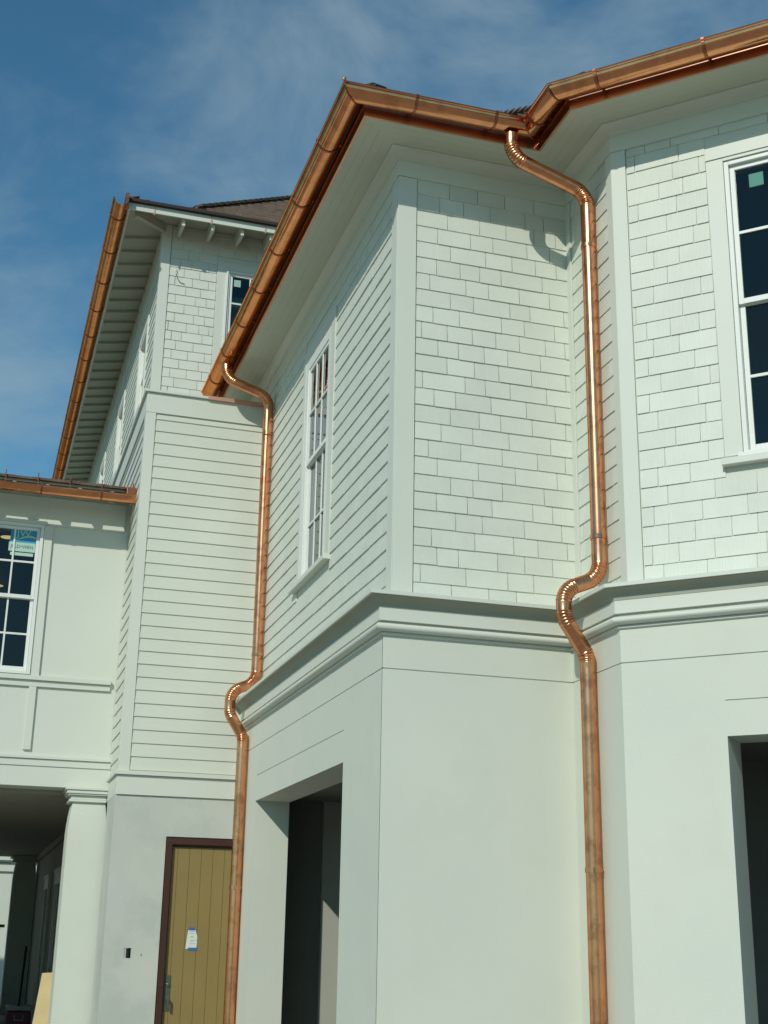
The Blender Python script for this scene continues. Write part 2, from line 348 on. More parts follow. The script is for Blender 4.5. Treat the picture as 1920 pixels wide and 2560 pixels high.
# ------------------------------------------------------------------ sash windows
def window(w, u0, u1, z0, z1, cols, zm, rails, casing, parent=house, name='window', de=0.0, glass_e=-.055, sill=True, room=True, bm_w=.055, out_e=.03, cas_z=None, lowcols=None, roomm=None, back=-.205):
    """u0..u1/z0..z1 = outer edge of the frame; zm = meeting rail; rails = muntin heights"""
    win = part(name, w, [(u0, u0 + bm_w, z0, z1, -.10, out_e), (u1 - bm_w, u1, z0, z1, -.10, out_e), (u0 + bm_w, u1 - bm_w, z1 - bm_w, z1, -.10, out_e), (u0 + bm_w, u1 - bm_w, z0, z0 + .035, -.10, out_e)], m_vinyl, parent, bevel=.003)
    a, b = u0 + bm_w + .002, u1 - bm_w - .002
    # upper sash (outer) and lower sash (inner)
    for k, (s0, s1, e) in enumerate(((zm - .012, z1 - bm_w - .002, glass_e + .028), (z0 + .037, zm + .02, glass_e))):
        t = .038
        fr_ = part('sash', w, [(a, a + t, s0, s1, e - .03, e + .004), (b - t, b, s0, s1, e - .03, e + .004), (a + t, b - t, s1 - t, s1, e - .03, e + .004), (a + t, b - t, s0, s0 + t * (1.15 if k == 0 else 1.4), e - .03, e + .006)], m_vinyl, win, bevel=.002)
        gb = MB(); f = FR[w]; gb.v = [f(a + t - .004, s0 + t - .004, e - .014), f(b - t + .004, s0 + t - .004, e - .014), f(b - t + .004, s1 - t + .004, e - .014), f(a + t - .004, s1 - t + .004, e - .014)]; q0, q1, q3 = Vector(gb.v[0]), Vector(gb.v[1]), Vector(gb.v[3]); ov = Vector(f(0, 0, 1)) - Vector(f(0, 0, 0)); gb.f = [(0, 1, 2, 3) if (q1 - q0).cross(q3 - q0).dot(ov) > 0 else (3, 2, 1, 0)]
        gb.build('pane', m_glass, win, recalc=False)
        nc = cols if (k == 0 or lowcols is None) else lowcols
        for c in range(1, nc):
            uc = a + t + (b - a - 2 * t) * c / nc
            part('muntin', w, [(uc - .010, uc + .010, s0 + t, s1 - t, e - .012, e + .001)], m_vinyl, win)
        for zr in rails:
            if s0 + t < zr < s1 - t: part('muntin', w, [(a + t, b - t, zr - .011, zr + .011, e - .0125, e + .0015)], m_vinyl, win)
    if room:
        f = FR[w]; mb = MB(); R0, R1, Q0, Q1, E0, E1 = u0 - .7, u1 + .7, z0 - .5, z1 + .25, -2.4, back
        def q(*p): bb = len(mb.v); mb.v += [f(*x) for x in p]; mb.f.append((bb, bb + 1, bb + 2, bb + 3))
        q((R0, Q0, E0), (R1, Q0, E0), (R1, Q1, E0), (R0, Q1, E0)); q((R0, Q0, E0), (R0, Q1, E0), (R0, Q1, E1), (R0, Q0, E1)); q((R1, Q0, E0), (R1, Q1, E0), (R1, Q1, E1), (R1, Q0, E1))
        q((R0, Q0, E0), (R1, Q0, E0), (R1, Q0, E1), (R0, Q0, E1)); q((R0, Q1, E0), (R1, Q1, E0), (R1, Q1, E1), (R0, Q1, E1))
        mb.build('room_interior', roomm or m_room, win, recalc=False)
    return win
# D window
wd = window('D', WD['u0'], WD['u1'], WD['z0'], WD['z1'], 3, 6.155, (6.70, 5.50), 0, bm_w=.11, out_e=.018, glass_e=-.024, back=-.104, roomm=mat('dim_room', (.05, .05, .045), .9))
part('casing', 'D', [(11.352, 11.498, 4.93, 7.47, 0, .022), (12.532, 12.618, 4.93, 7.47, 0, .022), (11.498, 12.532, 7.332, 7.47, 0, .022)], m_trim, wd, bevel=.002)
part('window_sill', 'D', [(11.33, 12.74, 4.878, 4.927, 0, .075)], m_trim, wd, bevel=.003)
part('painted_reflection', 'D', [(11.62, 12.40, 6.20, 6.69, -.060, -.059), (11.62, 11.99, 5.50, 6.11, -.080, -.079)], mat('blue_reflection_paint', (.03, .19, .42), .5), wd)  # blue sheets behind the glass, standing in for a blue reflection in the panes
# H window
wh = window('H', WHH['u0'], WHH['u1'], WHH['z0'], WHH['z1'], 3, 6.175, (6.765, 5.58), 0, bm_w=.035, out_e=.012, glass_e=-.05)
part('casing', 'H', [(.76, .893, 4.95, 7.418, 0, .026), (1.902, 2.035, 4.95, 7.418, 0, .026)], m_trim, wh, bevel=.003)
part('header', 'H', [(.758, 2.037, 7.420, 7.528, 0, .036), (.893, 1.902, 7.392, 7.420, 0, .026)], m_trim, wh, bevel=.002)
part('window_sill', 'H', [(.742, 2.053, 4.878, 4.930, 0, .07)], m_trim, wh, bevel=.003)
part('sub_sill', 'H', [(.86, 1.935, 4.931, 4.962, -.02, .05)], m_vinyl, wh, bevel=.003)
part('sticker', 'H', [(1.07, 1.18, 7.143, 7.258, -.040, -.0385)], m_stick, wh)

# ------------------------------------------------------------------ half round copper gutters
def gut_prof(ec, zc, r, n=12):
    o = [(ec + r * math.cos(a), zc - r * math.sin(a)) for a in [math.pi * k / n for k in range(n + 1)]]
    i = [(ec + (r - .004) * math.cos(a), zc - (r - .004) * math.sin(a)) for a in [math.pi * k / n for k in range(n, -1, -1)]]
    return o + i
def bead(ec, zc, r, n=8): return [(ec + r * math.cos(2*math.pi*k/n), zc + r * math.sin(2*math.pi*k/n)) for k in range(n)]
GE, GZ, GR = .597, 8.040, .090
gutter = bay_sweep(gut_prof(GE, GZ, GR), 'gutter', m_copper, house, smooth=True, dend=15.33)
bay_sweep(bead(GE + GR + .004, GZ + .002, .011), 'rolled_rim', m_copper, gutter, smooth=True, dend=15.33)
def end_cap(frame, u, ec, zc, r, parent):
    f = FR[frame]; mb = MB(); mb.v = [f(u, zc, ec)] + [f(u, zc - (r-.002)*math.sin(a), ec + (r-.002)*math.cos(a)) for a in [math.pi*k/12 for k in range(13)]]; mb.f = [(0, k, k+1) for k in range(1, 13)]
    mb.build('end_cap', m_copper, parent)
end_cap('D', 15.33, GE, GZ, GR, gutter)
# mitre seams at the corners
def strap(frame, u, ec, zc, r, parent, wd=.024, m=None, hook=True):
    f = FR[frame]; mb = MB(); n = 14; rows = []
    for a in [math.pi * (k / n) for k in range(n + 1)]:
        c, s_ = math.cos(a), math.sin(a)
        rows.append([f(u - wd/2, zc - (r+.001)*s_, ec + (r+.001)*c), f(u + wd/2, zc - (r+.001)*s_, ec + (r+.001)*c), f(u + wd/2, zc - (r+.006)*s_, ec + (r+.006)*c), f(u - wd/2, zc - (r+.006)*s_, ec + (r+.006)*c)])
    mb.grid(rows, close=True, cap=True)
    if hook:
        wbox(mb, frame, u - wd/2, u + wd/2, zc - .004, zc + .013, ec + r - .002, ec + r + .018)   # lip over the rim
        wbox(mb, frame, u - wd/2, u + wd/2, zc - .012, zc + .012, ec - r - .022, ec - r + .004)
        wbox(mb, frame, u - .006, u + .006, zc + .004, zc + .012, ec - r, ec + r)
    return mb.build('gutter_strap', m or m_copperd, parent)
for u in (9.55, 10.5, 11.45, 12.3, 13.15, 14.0, 14.8): strap('D', u, GE, GZ, GR, gutter)
for u in (2.86, 3.55): strap('F', u, GE, GZ, GR, gutter)
strap('G', 8.62, GE, GZ, GR, gutter)
for u in (.10, .95, 1.55, 2.4): strap('H', u, GE, GZ, GR, gutter)
# solder seams and corner rivet
def mitre(k, name='mitre_seam'):
    mb = MB(); rows = []
    pr = [(GE + (GR+.003) * math.cos(a), GZ - (GR+.003) * math.sin(a)) for a in [math.pi*j/12 for j in range(13)]]
    pts = [Vector((*bay(e)[k], z)) for e, z in pr]
    for a, b in zip(pts[:-1], pts[1:]): mb.bar(a, b, .012, .006)
    mb.build(name, m_copperd, gutter)
for k in (1, 2, 3): mitre(k)
mb = MB(); c = bay(GE + GR + .01)[1]; mb.box((c[0] - .012, c[1] - .012, GZ + .004), (c[0] + .012, c[1] + .012, GZ + .032)); mb.build('corner_clip', m_copper, gutter, bevel=.004)

# ------------------------------------------------------------------ tubes
def smooth_path(P, R, per=10):
    P = [Vector(p) for p in P]; out = [(P[0], 0)]; 
    for i in range(1, len(P) - 1):
        a = (P[i-1] - P[i]).normalized(); b = (P[i+1] - P[i]).normalized(); ang = a.angle(b)
        lim = .97 if len(P) == 3 else .49; t = min(R / math.tan(ang / 2), (P[i-1]-P[i]).length * lim, (P[i+1]-P[i]).length * lim); r = t * math.tan(ang / 2)
        s = P[i] + a * t; e = P[i] + b * t; cdir = (a + b).normalized(); c = P[i] + cdir * (r / math.sin(ang / 2))
        sv = s - c; ev = e - c; th = sv.angle(ev)
        n = max(per, int(th * r / .0045))
        for k in range(n + 1):
            q = k / n; v = (sv * math.sin((1-q)*th) + ev * math.sin(q*th)) / math.sin(th)
            out.append((c + v, q))
    out.append((P[-1], 0)); return out
def tube(name, P, r, m, parent, R=.13, seg=24, ripple=0, per=4, **k):
    pts = smooth_path(P, R, per); mb = MB(); rows = []
    T = []
    for i in range(len(pts)):
        a = pts[max(i-1, 0)][0]; b = pts[min(i+1, len(pts)-1)][0]; T.append((b - a).normalized())
    up = Vector((0, 1, 0)) if abs(T[0].y) < .9 else Vector((1, 0, 0)); nrm = (up - T[0]*up.dot(T[0])).normalized(); L = 0
    for i, (p, q) in enumerate(pts):
        nrm = (nrm - T[i] * nrm.dot(T[i])).normalized(); bn = T[i].cross(nrm)
        if i: L += (p - pts[i-1][0]).length
        rr = r
        if ripple and 0 < q < 1: rr = r + ripple * (abs(math.sin(math.pi * L / .021)) - .45) * min(1, 8*q, 8*(1-q))
        rows.append([p + (nrm * math.cos(2*math.pi*j/seg) + bn * math.sin(2*math.pi*j/seg)) * rr for j in range(seg)])
    mb.grid(rows, close=True, cap=True)
    return mb.build(name, m, parent, smooth=True, **k)
def downspout(pts, r, breaks, straps, out_dir):
    """pts: corner points from the outlet down; elbows rippled"""
    P = [Vector(p) for p in pts]
    main = tube('downspout', [P[-2] + (P[-1]-P[-2]).normalized() * .10, P[-1]], r, m_copperp, house)
    up = tube('upper_pipe', [P[2] + Vector((0, 0, -.12)), P[3] + Vector((0, 0, .12))], r, m_copperp, main)
    def elbow(i, la, lb):
        a = (P[i-1] - P[i]).normalized(); b = (P[i+1] - P[i]).normalized()
        la = min(la, (P[i-1]-P[i]).length * .5 if i > 1 else (P[i-1]-P[i]).length); lb = min(lb, (P[i+1]-P[i]).length * .5)
        tube('elbow', [P[i] + a * la, P[i], P[i] + b * lb], r * 1.015, m_copperp, main, R=.17, ripple=.0065)
    for i in range(1, len(P) - 1): elbow(i, .20, .20)
    if (P[2]-P[1]).length > .4: tube('offset_pipe', [P[1].lerp(P[2], .2), P[1].lerp(P[2], .8)], r * .99, m_copperp, main)
    for z, seg in breaks:
        x, y = seg; tube('slip_joint', [(x, y, z), (x, y, z - .05)], r * 1.02, m_copperp, main)
    for z, (x, y), wdir in straps:
        mb = MB(); rows = []
        for t in range(25):
            a = 2*math.pi*t/24; d = Vector((math.cos(a), math.sin(a), 0)); rows.append([Vector((x, y, z)) + d*(r+.001), Vector((x, y, z+.034)) + d*(r+.001), Vector((x, y, z+.034)) + d*(r+.006), Vector((x, y, z)) + d*(r+.006)])
        mb.grid(rows, close=True); d = Vector(wdir); c = Vector((x, y, z + .017)); mb.bar(c + d*r, c + d*(r+.035), .004, .034); 
        mb.build('pipe_strap', m_copper, main)
    return main
downspout([(3.715, 8.795, 7.955), (3.715, 8.80, 7.73), (4.395, 8.81, 7.515), (4.39, 8.80, 4.20), (4.085, 8.80, 4.075), (4.085, 8.80, 3.86), (4.285, 8.84, 3.60), (4.285, 8.84, .05)], .0575,
          [(7.12, (4.394, 8.81)), (4.55, (4.39, 8.80)), (3.50, (4.285, 8.84))], [(7.0, (4.394, 8.81), (1, 0, 0)), (4.50, (4.39, 8.80), (1, 0, 0)), (2.04, (4.285, 8.84), (1, 0, 0))], 0)
downspout([(2.355, 14.18, 7.955), (2.355, 14.16, 7.76), (2.862, 14.14, 7.585), (2.862, 14.10, 4.215), (2.59, 14.10, 4.10), (2.59, 14.11, 3.86), (2.753, 14.13, 3.62), (2.753, 14.13, .05)], .0575,
          [(7.15, (2.862, 14.12)), (4.56, (2.862, 14.10)), (3.5, (2.753, 14.13))], [(4.5, (2.862, 14.10), (1, 0, 0)), (2.04, (2.753, 14.13), (1, 0, 0))], 0)

# ------------------------------------------------------------------ L wing: two storey block and set back third floor
part('block_wall', 'L1', [(XL2, 2.83, 2.98, 7.60, -.2, 0), (2.83, 3.2, 3.0, 7.6, -.2, 0)], m_stucco, house)
part('block_side_wall', 'L2', [(Y1 + .2, 34, 3.14, 7.60, -.2, 0)], m_stucco, house)
# lap siding, one board per course, thin top edge tucked under the board above
zc = 6.703; EXP = .1438
zz = zc + EXP * 5
rows_l = []
while zz > 3.2: rows_l.append(zz); zz -= EXP
for z in rows_l:
    b = max(z, 3.245); t = min(z + EXP, 7.348)
    if t - b < .03: continue
    f = FR['L1']; mb = MB(); u0, u1 = 1.614, XD - .001
    th = .015
    mb.box8([f(u0, b, 0), f(u1, b, 0), f(u1, b, th), f(u0, b, th), f(u0, t, 0), f(u1, t, 0), f(u1, t, .003), f(u0, t, .003)])
    mb.build('lap_board', m_lap, house)
    f = FR['L2']; mb = MB(); u0, u1 = Y1 + .135, (YM if b < 6.3 else 33.0)
    mb.box8([f(u0, b, 0), f(u1, b, 0), f(u1, b, th), f(u0, b, th), f(u0, t, 0), f(u1, t, 0), f(u1, t, .003), f(u0, t, .003)])
    mb.build('lap_board', m_lap, house)
part('corner_board', 'L1', [(XL2 - .022, 1.612, 3.24, 7.35, 0, .022)], m_trim, house, bevel=.002)
part('corner_board', 'L2', [(Y1 + .001, Y1 + .133, 3.24, 7.35, 0, .0225)], m_trim, house, bevel=.002)
part('belt_board', 'L1', [(XL2 - .024, XD - .001, 7.352, 7.595, 0, .024)], m_trim, house, bevel=.002)
part('belt_board', 'L2', [(Y1 + .001, 34, 7.352, 7.595, 0, .0245)], m_trim, house)
# shelf roof on the block (flat top with thin projecting edge, copper strip near the bay)
mb = MB(); mb.box((XL2 - .055, Y1 - .055, 7.598), (3.4, 34, 7.628)); mb.build('block_shelf', m_trim, house, bevel=.003)
mb = MB(); mb.box((2.20, Y1 - .062, 7.590), (2.94, Y1 - .020, 7.634)); mb.box((2.70, Y1 - .066, 7.575), (2.712, Y1 - .05, 7.64)); mb.build('copper_flashing', mat('new_copper', (.72, .42, .32), .45, .7), house)
# belt between stucco and siding
part('belt_ledge', 'L1', [(XL2 - .06, 2.822, 3.196, 3.240, 0, .06)], m_trim, house, bevel=.003)
part('belt_ledge', 'L2', [(Y1 + .001, YM - .12, 3.197, 3.2395, 0, .055)], m_trim, house, bevel=.003)
part('belt_board', 'L1', [(XL2 - .030, 2.822, 2.99, 3.194, 0, .030)], m_trim, house, bevel=.002)
part('belt_board', 'L2', [(Y1 + .001, 15.36, 2.99, 3.194, 0, .0305)], m_trim, house, bevel=.002)
# lower stucco with door opening
DR = dict(u0=2.054, u1=2.83, z0=-1, z1=2.575)
wall_slab('L1', [1.485, 1.70, 1.77, DR['u0'], 2.823], [0, 1.345, 1.445, DR['z1'], 2.992], lambda u, z: not (inr(DR, u, z) or (1.712 < u < 1.758 and 1.345 < z < 1.445)), -.25, .008, 'lower_wall', m_raw, house)
mb = MB(); wbox(mb, 'L2', Y1 - .0, 15.3, 0, 2.99, -.2, .03); mb.build('lower_side_wall', m_raw, house)
part('outlet_hole', 'L1', [(1.722, 1.748, 1.36, 1.43, -.04, .010), (1.715, 1.755, 1.35, 1.44, -.05, -.03)], m_black, house)
part('wall_screw', 'L1', [(1.872, 1.878, 1.37, 1.392, .008, .012)], m_metal, house)
# door
door = part('door', 'L1', [(2.140, 2.800, .02, 2.475, -.09, -.062)], m_door, house)
part('door_frame', 'L1', [(2.056, 2.128, 0, 2.573, -.14, -.004), (2.128, 2.828, 2.497, 2.573, -.14, -.004)], m_frame, door, bevel=.003)
part('door_stop', 'L1', [(2.128, 2.1395, 0, 2.497, -.14, -.055), (2.1395, 2.828, 2.478, 2.497, -.14, -.055)], mat('brown_stop', (.075, .035, .02), .6), door)
e_ = [2.141, 2.2, 2.326, 2.452, 2.577, 2.703, 2.79]
for a, b in zip(e_[:-1], e_[1:]): part('plank', 'L1', [(a + .0018, b - .0018, .03, 2.472, -.064, -.055)], m_door, door, bevel=.001)
lock = part('lock_plate', 'L1', [(2.150, 2.205, .835, 1.185, -.056, -.046)], m_metal, door, bevel=.004)
mb = MB(); mb.bar((2.178, Y1 + .055, .955), (2.178, Y1 - .01, .955), .022, .022); mb.bar((2.18, Y1 - .008, .965), (2.185, Y1 - .004, .855), .024, .016); mb.build('lever_handle', m_metal, door, bevel=.004)
mb = MB(); mb.bar((2.178, Y1 + .05, 1.09), (2.178, Y1 + .028, 1.09), .036, .036); mb.build('keyhole', m_metal, door, bevel=.008)
# notice taped to the door
note = MB(); f = FR['L1']
pts = [(2.338, 1.445), (2.452, 1.45), (2.456, 1.50), (2.456, 1.575), (2.432, 1.635), (2.36, 1.637), (2.352, 1.60)]
note.v = [f(u, z, -.052) for u, z in pts] + [f(u, z, -.0535) for u, z in pts]; n_ = len(pts); note.f = [tuple(range(n_)), tuple(range(2*n_-1, n_-1, -1))] + [(k, k+n_, (k+1) % n_+n_, (k+1) % n_) for k in range(n_)]
note = tag(note.build('paper_notice', m_paper), 'white paper notice held by blue tape on the ochre plank door', 'notice')
part('blue_tape', 'L1', [(2.363, 2.425, 1.630, 1.658, -.0535, -.0505)], m_tape, note, label='upper strip of blue tape')
part('blue_tape', 'L1', [(2.365, 2.462, 1.430, 1.458, -.0535, -.0505)], m_tape, note, label='lower strip of blue tape')
rr = random.Random(3)
mb = MB()
for zl, ll in ((1.618, .05), (1.60, .045), (1.566, .02), (1.562, .035), (1.530, .06), (1.518, .03), (1.495, .05)):
    u = 2.38 + rr.uniform(-.01, .008)
    while ll > 0:
        w_ = rr.uniform(.006, .014); wbox(mb, 'L1', u, u + w_, zl, zl + .003, -.0521, -.0514); u += w_ + .004; ll -= w_ + .004
mb.build('handwriting', m_ink, note)

# third floor, set back
zz3 = lambda z: 1.55 + (z - 1.55) * 1.0345
W3 = dict(u0=2.497, u1=3.337, z0=8.254, z1=9.815)  # third-floor coordinates scaled about the camera, then written out as plain values
w3 = wall_slab('L3', [XL3, W3['u0'], W3['u1'], 6], [7.628, W3['z0'], W3['z1'], 10.35], lambda u, z: not inr(W3, u, z), -.2, 0, 'upper_front_wall', m_stucco, house)
SW = [(16.38, 17.15), (19.05, 19.80), (21.9, 22.6)]
w4 = wall_slab('L4', [Y3, *[x for p in SW for x in p], 34], [7.628, 8.22, 9.35, 10.35], lambda u, z: not any(a < u < b and 8.22 < z < 9.35 for a, b in SW), -.2, 0, 'upper_side_wall', m_stucco, house)
def sp3(zc, b, t):
    if t > 8.17 and b < 9.92: return [(1.745, 2.353), (3.49, 5.0)]
    return [(1.745, 5.0)]
courses('L3', w3, sp3, 10.33, 7.63, 10.003, .1276, rg, widths=(.13, .16, .20, .24, .28), th=.013)
part('corner_board', 'L3', [(XL3 - .020, 1.742, 7.63, 10.334, 0, .020)], m_trim, house, bevel=.002)
part('corner_board', 'L4', [(Y3 + .001, Y3 + .11, 7.63, 10.334, 0, .0205)], m_trim, house, bevel=.002)
zz = 7.64; 
mb4 = []
while zz < 10.33:
    b, t = zz, min(zz + .1276, 10.33); f = FR['L4']
    segs = [(Y3 + .112, 34)]
    if t > 8.15 and b < 9.46: 
        ed = [Y3 + .112] + [x for a, c in SW for x in (a - .09, c + .09)] + [34]; segs = [(ed[i], ed[i+1]) for i in range(0, len(ed), 2)]
    for a, c in segs:
        mb = MB(); mb.box8([f(a, b, 0), f(c, b, 0), f(c, b, .013), f(a, b, .013), f(a, t, 0), f(c, t, 0), f(c, t, .003), f(a, t, .003)]); mb.build('shingle_course', m_sh, house)
    zz += .1276
w3w = window('L3', W3['u0'], W3['u1'], W3['z0'], W3['z1'], 3, 8.937, (9.363, 8.583), 0, bm_w=.03, out_e=.02, glass_e=-.03)
part('casing', 'L3', [(2.358, 2.495, 8.17, 9.92, 0, .022), (3.339, 3.475, 8.17, 9.92, 0, .022), (2.495, 3.339, 9.817, 9.92, 0, .022), (2.495, 3.339, 8.17, 8.252, 0, .04)], m_trim, w3w, bevel=.002)
part('screen_track', 'L3', [(2.480, 2.501, 8.23, 9.795, .022, .042)], m_vinyl, w3w)
part('sticker', 'L3', [(2.587, 2.675, 9.610, 9.707, -.008, -.0065)], m_stick, w3w)
part('roller_blind', 'L3', [(2.567, 3.285, 9.373, 9.45, -.14, -.12)], m_lit, w3w)
tube('hook_shadow_line', [(1.838, 15.375, 9.71), (1.822, 15.365, 9.65), (1.848, 15.365, 9.58), (1.889, 15.375, 9.53), (1.95, 15.375, 9.518)], .004, m_metal, house, R=.05, seg=6)  # thin grey tube drawn in place of a hook's curved shadow on the wall
for a, c in SW:
    wn = window('L4', a, c, 8.22, 9.35, 2, 8.79, (), 0, bm_w=.05, out_e=.02, room=True)
    part('casing', 'L4', [(a - .088, a - .002, 8.14, 9.46, 0, .026), (c + .002, c + .088, 8.14, 9.46, 0, .026), (a - .002, c + .002, 9.352, 9.46, 0, .026), (a - .002, c + .002, 8.15, 8.218, 0, .05)], m_trim, wn, bevel=.002)

# third-floor eaves: sloping deck, rafter tails, fascia, gutter on the side
def l3(e): return (XL3 - e, Y3 - e)
def eave(profile, name, m, front_to=6.0, side_to=34, **k):
    mb = MB(); rows = [[(front_to, Y3 - e, z) for e, z in profile], [(XL3 - e, Y3 - e, z) for e, z in profile], [(XL3 - e, side_to, z) for e, z in profile]]
    mb.grid(rows, close=True, cap=True); return mb.build(name, m, house, **k)
SL = .16
dk = lambda e: 10.267 + (.47 - e) * SL
eave([(-.1, dk(-.1)), (.50, dk(.50)), (.50, dk(.50) + .02), (-.1, dk(-.1) + .02)], 'eave_deck', m_raft)
eave([(.492, 10.180), (.512, 10.180), (.512, 10.272), (.492, 10.272)], 'fascia', m_trim)
def tail(p0, p1, wd, hh, name='rafter_tail', m=None):
    mb = MB(); a = Vector(p0); b = Vector(p1); d = b - a; s = Vector((-d.y, d.x, 0)).normalized() * wd / 2
    zA, zB = dk(0) - .003, dk(.455) - .003
    mb.box8([a - s + Vector((0, 0, zA - hh)), a + s + Vector((0, 0, zA - hh)), b + s + Vector((0, 0, zB - hh)), b - s + Vector((0, 0, zB - hh)), a - s + Vector((0, 0, zA)), a + s + Vector((0, 0, zA)), b + s + Vector((0, 0, zB)), b - s + Vector((0, 0, zB))])
    mb.build(name, m or m_raft, house, bevel=.002)
x = 1.828
while x < 4.2: tail((x, Y3 + .02, 0), (x, Y3 - .455, 0), .042, .16, m=m_trim); x += .377
y = 15.77
while y < 33.8: tail((XL3 + .02, y, 0), (XL3 - .455, y, 0), .042, .036); y += .377
tail((XL3, Y3, 0), (XL3 - .40, Y3 - .40, 0), .06, .115, 'hip_rafter')
g3e, g3z, g3r = .615, 10.225, .090
mb = MB(); pr = gut_prof(g3e, g3z, g3r); mb.grid([[(XL3 - e, yy, z) for e, z in pr] for yy in (Y3 - .66, 33.9)], close=True, cap=True)
gutter3 = mb.build('gutter', m_copper, house, smooth=True)
mb = MB(); pr = bead(g3e + g3r + .004, g3z + .002, .010); mb.grid([[(XL3 - e, yy, z) for e, z in pr] for yy in (Y3 - .66, 33.9)], close=True, cap=True); mb.build('rolled_rim', m_copper, gutter3, smooth=True)
y = 15.14
while y < 33.5: strap('L4', y, g3e, g3z, g3r, gutter3); y += .90
for x in (1.437, 2.156, 2.854): part('gutter_hanger', 'L3', [(x, x + .022, 10.175, 10.277, .513, .518), (x + .002, x + .016, 10.150, 10.177, .513, .530)], mat('new_copper_%d' % int(x*100), (.75, .45, .34), .4, .6), house)
mb = MB(); mb.box((XL3 - .565, Y3 - .64, 10.155), (XL3 - .525, Y3 - .515, 10.33)); mb.build('copper_end_piece', m_copperd, house)

# ------------------------------------------------------------------ roofs: stepped courses of wood shingles
def roof_course_set(name, faces, seed):
    rr = random.Random(seed); mb = MB()
    for fc in faces:
        O, U, Dn, prof, exp, lim = fc    # O: eave corner, U: along eave, Dn: horizontal inward, prof: [(run, rise)...], lim(run) -> (u0, u1)
        total = prof[-1][0]; run = 0.0
        def hz(r):
            for (a, za), (b, zb) in zip(prof[:-1], prof[1:]):
                if r <= b: return za + (zb - za) * (r - a) / (b - a)
            return prof[-1][1]
        while run < total - .02:
            u0, u1 = lim(run); r2 = min(run + exp * 1.25, total); u = u0
            while u < u1:
                wd = rr.choice((.12, .16, .2, .26)); v = min(u + wd, u1); j = rr.uniform(-.008, .008); th = .030 + rr.uniform(-.005, .006)
                P0 = lambda uu, rn, up: O + U * uu + Dn * rn + Vector((0, 0, hz(max(rn, 0)) + up))
                if v - u > .02: mb.box8([P0(u, run + j, .0), P0(v - .004, run + j, .0), P0(v - .004, r2, -.004), P0(u, r2, -.004), P0(u, run + j, th), P0(v - .004, run + j, th), P0(v - .004, r2, .004), P0(u, r2, .004)])
                u = v
            run += exp
    return mb
def roof_core(polys, name):
    mb = MB()
    for P in polys: b = len(mb.v); mb.v += P; mb.f.append(tuple(range(b, b + len(P))))
    return mb.build(name, m_roof, house, recalc=False)
V3 = Vector
# bay roof: body over the D/F corner and body over the angled wall
e0 = .55; zr = 8.075
cx, cy = XD - e0, YF - e0
prof = [(0, 0), (1.52, .99), (3.4, 2.9)]
hz_prof = lambda r: (r * .651 if r < 1.52 else .99 + (r - 1.52) * 1.016)
F1 = (V3((cx, cy, zr)), V3((1, 0, 0)), V3((0, 1, 0)), prof, .125, lambda r: (r, 4.2))
F2 = (V3((cx, cy, zr)), V3((0, 1, 0)), V3((1, 0, 0)), prof, .125, lambda r: (r, 15.4 - cy))
hx, hy = XG - e0, Y0 - .41421 * e0
UH = V3((SQ, -SQ, 0)); DH = V3((SQ, SQ, 0))
F3 = (V3((hx, hy, zr)), UH, DH, [(0, 0), (3.0, 1.95)], .125, lambda r: (-.41 * r, HS))
F4 = (V3((hx, hy, zr)), V3((0, 1, 0)), V3((1, 0, 0)), [(0, 0), (2.0, 1.3)], .125, lambda r: (2.414 * r, .98 + r))
roof1 = roof_core([[(cx, cy, zr), (cx + 6, cy, zr), (cx + 6, cy + 1.52, zr + .99), (cx + 1.52, cy + 1.52, zr + .99)], [(cx + 1.52, cy + 1.52, zr + .99), (cx + 6, cy + 1.52, zr + .99), (cx + 6, cy + 3.4, zr + 2.9), (cx + 3.4, cy + 3.4, zr + 2.9)],
   [(cx, cy, zr), (cx, 15.4, zr), (cx + 1.52, 15.4, zr + .99), (cx + 1.52, cy + 1.52, zr + .99)], [(cx + 1.52, cy + 1.52, zr + .99), (cx + 1.52, 15, zr + .99), (cx + 3.4, 15, zr + 2.9), (cx + 3.4, cy + 3.4, zr + 2.9)],
   [(hx, hy, zr), tuple(V3((hx, hy, zr)) + UH * HS), tuple(V3((hx, hy, zr)) + UH * HS + DH * 3 + V3((0, 0, 1.95))), tuple(V3((hx, hy, zr)) + DH * 3 - UH * 1.2 + V3((0, 0, 1.95)))]], 'roof')
mb = roof_course_set('roof_shingles', [F1, F2, F3, F4], 5); mb.build('roof_shingles', m_roof, roof1, kind='stuff')
# hip caps
def caps(p0, d, n, parent, step=.16, wd=.14):
    mb = MB(); d = V3(d)
    for k in range(n):
        a = V3(p0) + d * (k * step); b = a + d * (step * 1.3); mb.bar(a + V3((0, 0, .055)), b + V3((0, 0, .035)), wd, .03)
    mb.build('hip_cap', m_roof, parent, kind='stuff')
dh = V3((1, 1, .651)); dh.normalize(); caps(V3((cx, cy, zr)) + dh * .10, dh, 13, roof1)
dh2 = V3((.4142, 1, 0)).normalized(); gh = V3((dh2.x + .0, dh2.y, .0)); caps(V3((hx + .035, hy + .02, zr + .0)), V3((.383 * 1.6, .35, .42)).normalized(), 6, roof1, wd=.17)
for a_, b_, w_ in (((3.93, 8.27, 8.10), (4.16, 8.40, 8.32), .15), ((2.50, 8.94, 8.215), (2.68, 9.12, 8.33), .13)):
    mb = MB(); mb.bar(a_, b_, w_, .06); mb.build('hip_cap', mat('dark_hip_cap_%d' % int(a_[0]*10), (.03, .018, .015), .8), roof1, bevel=.015)
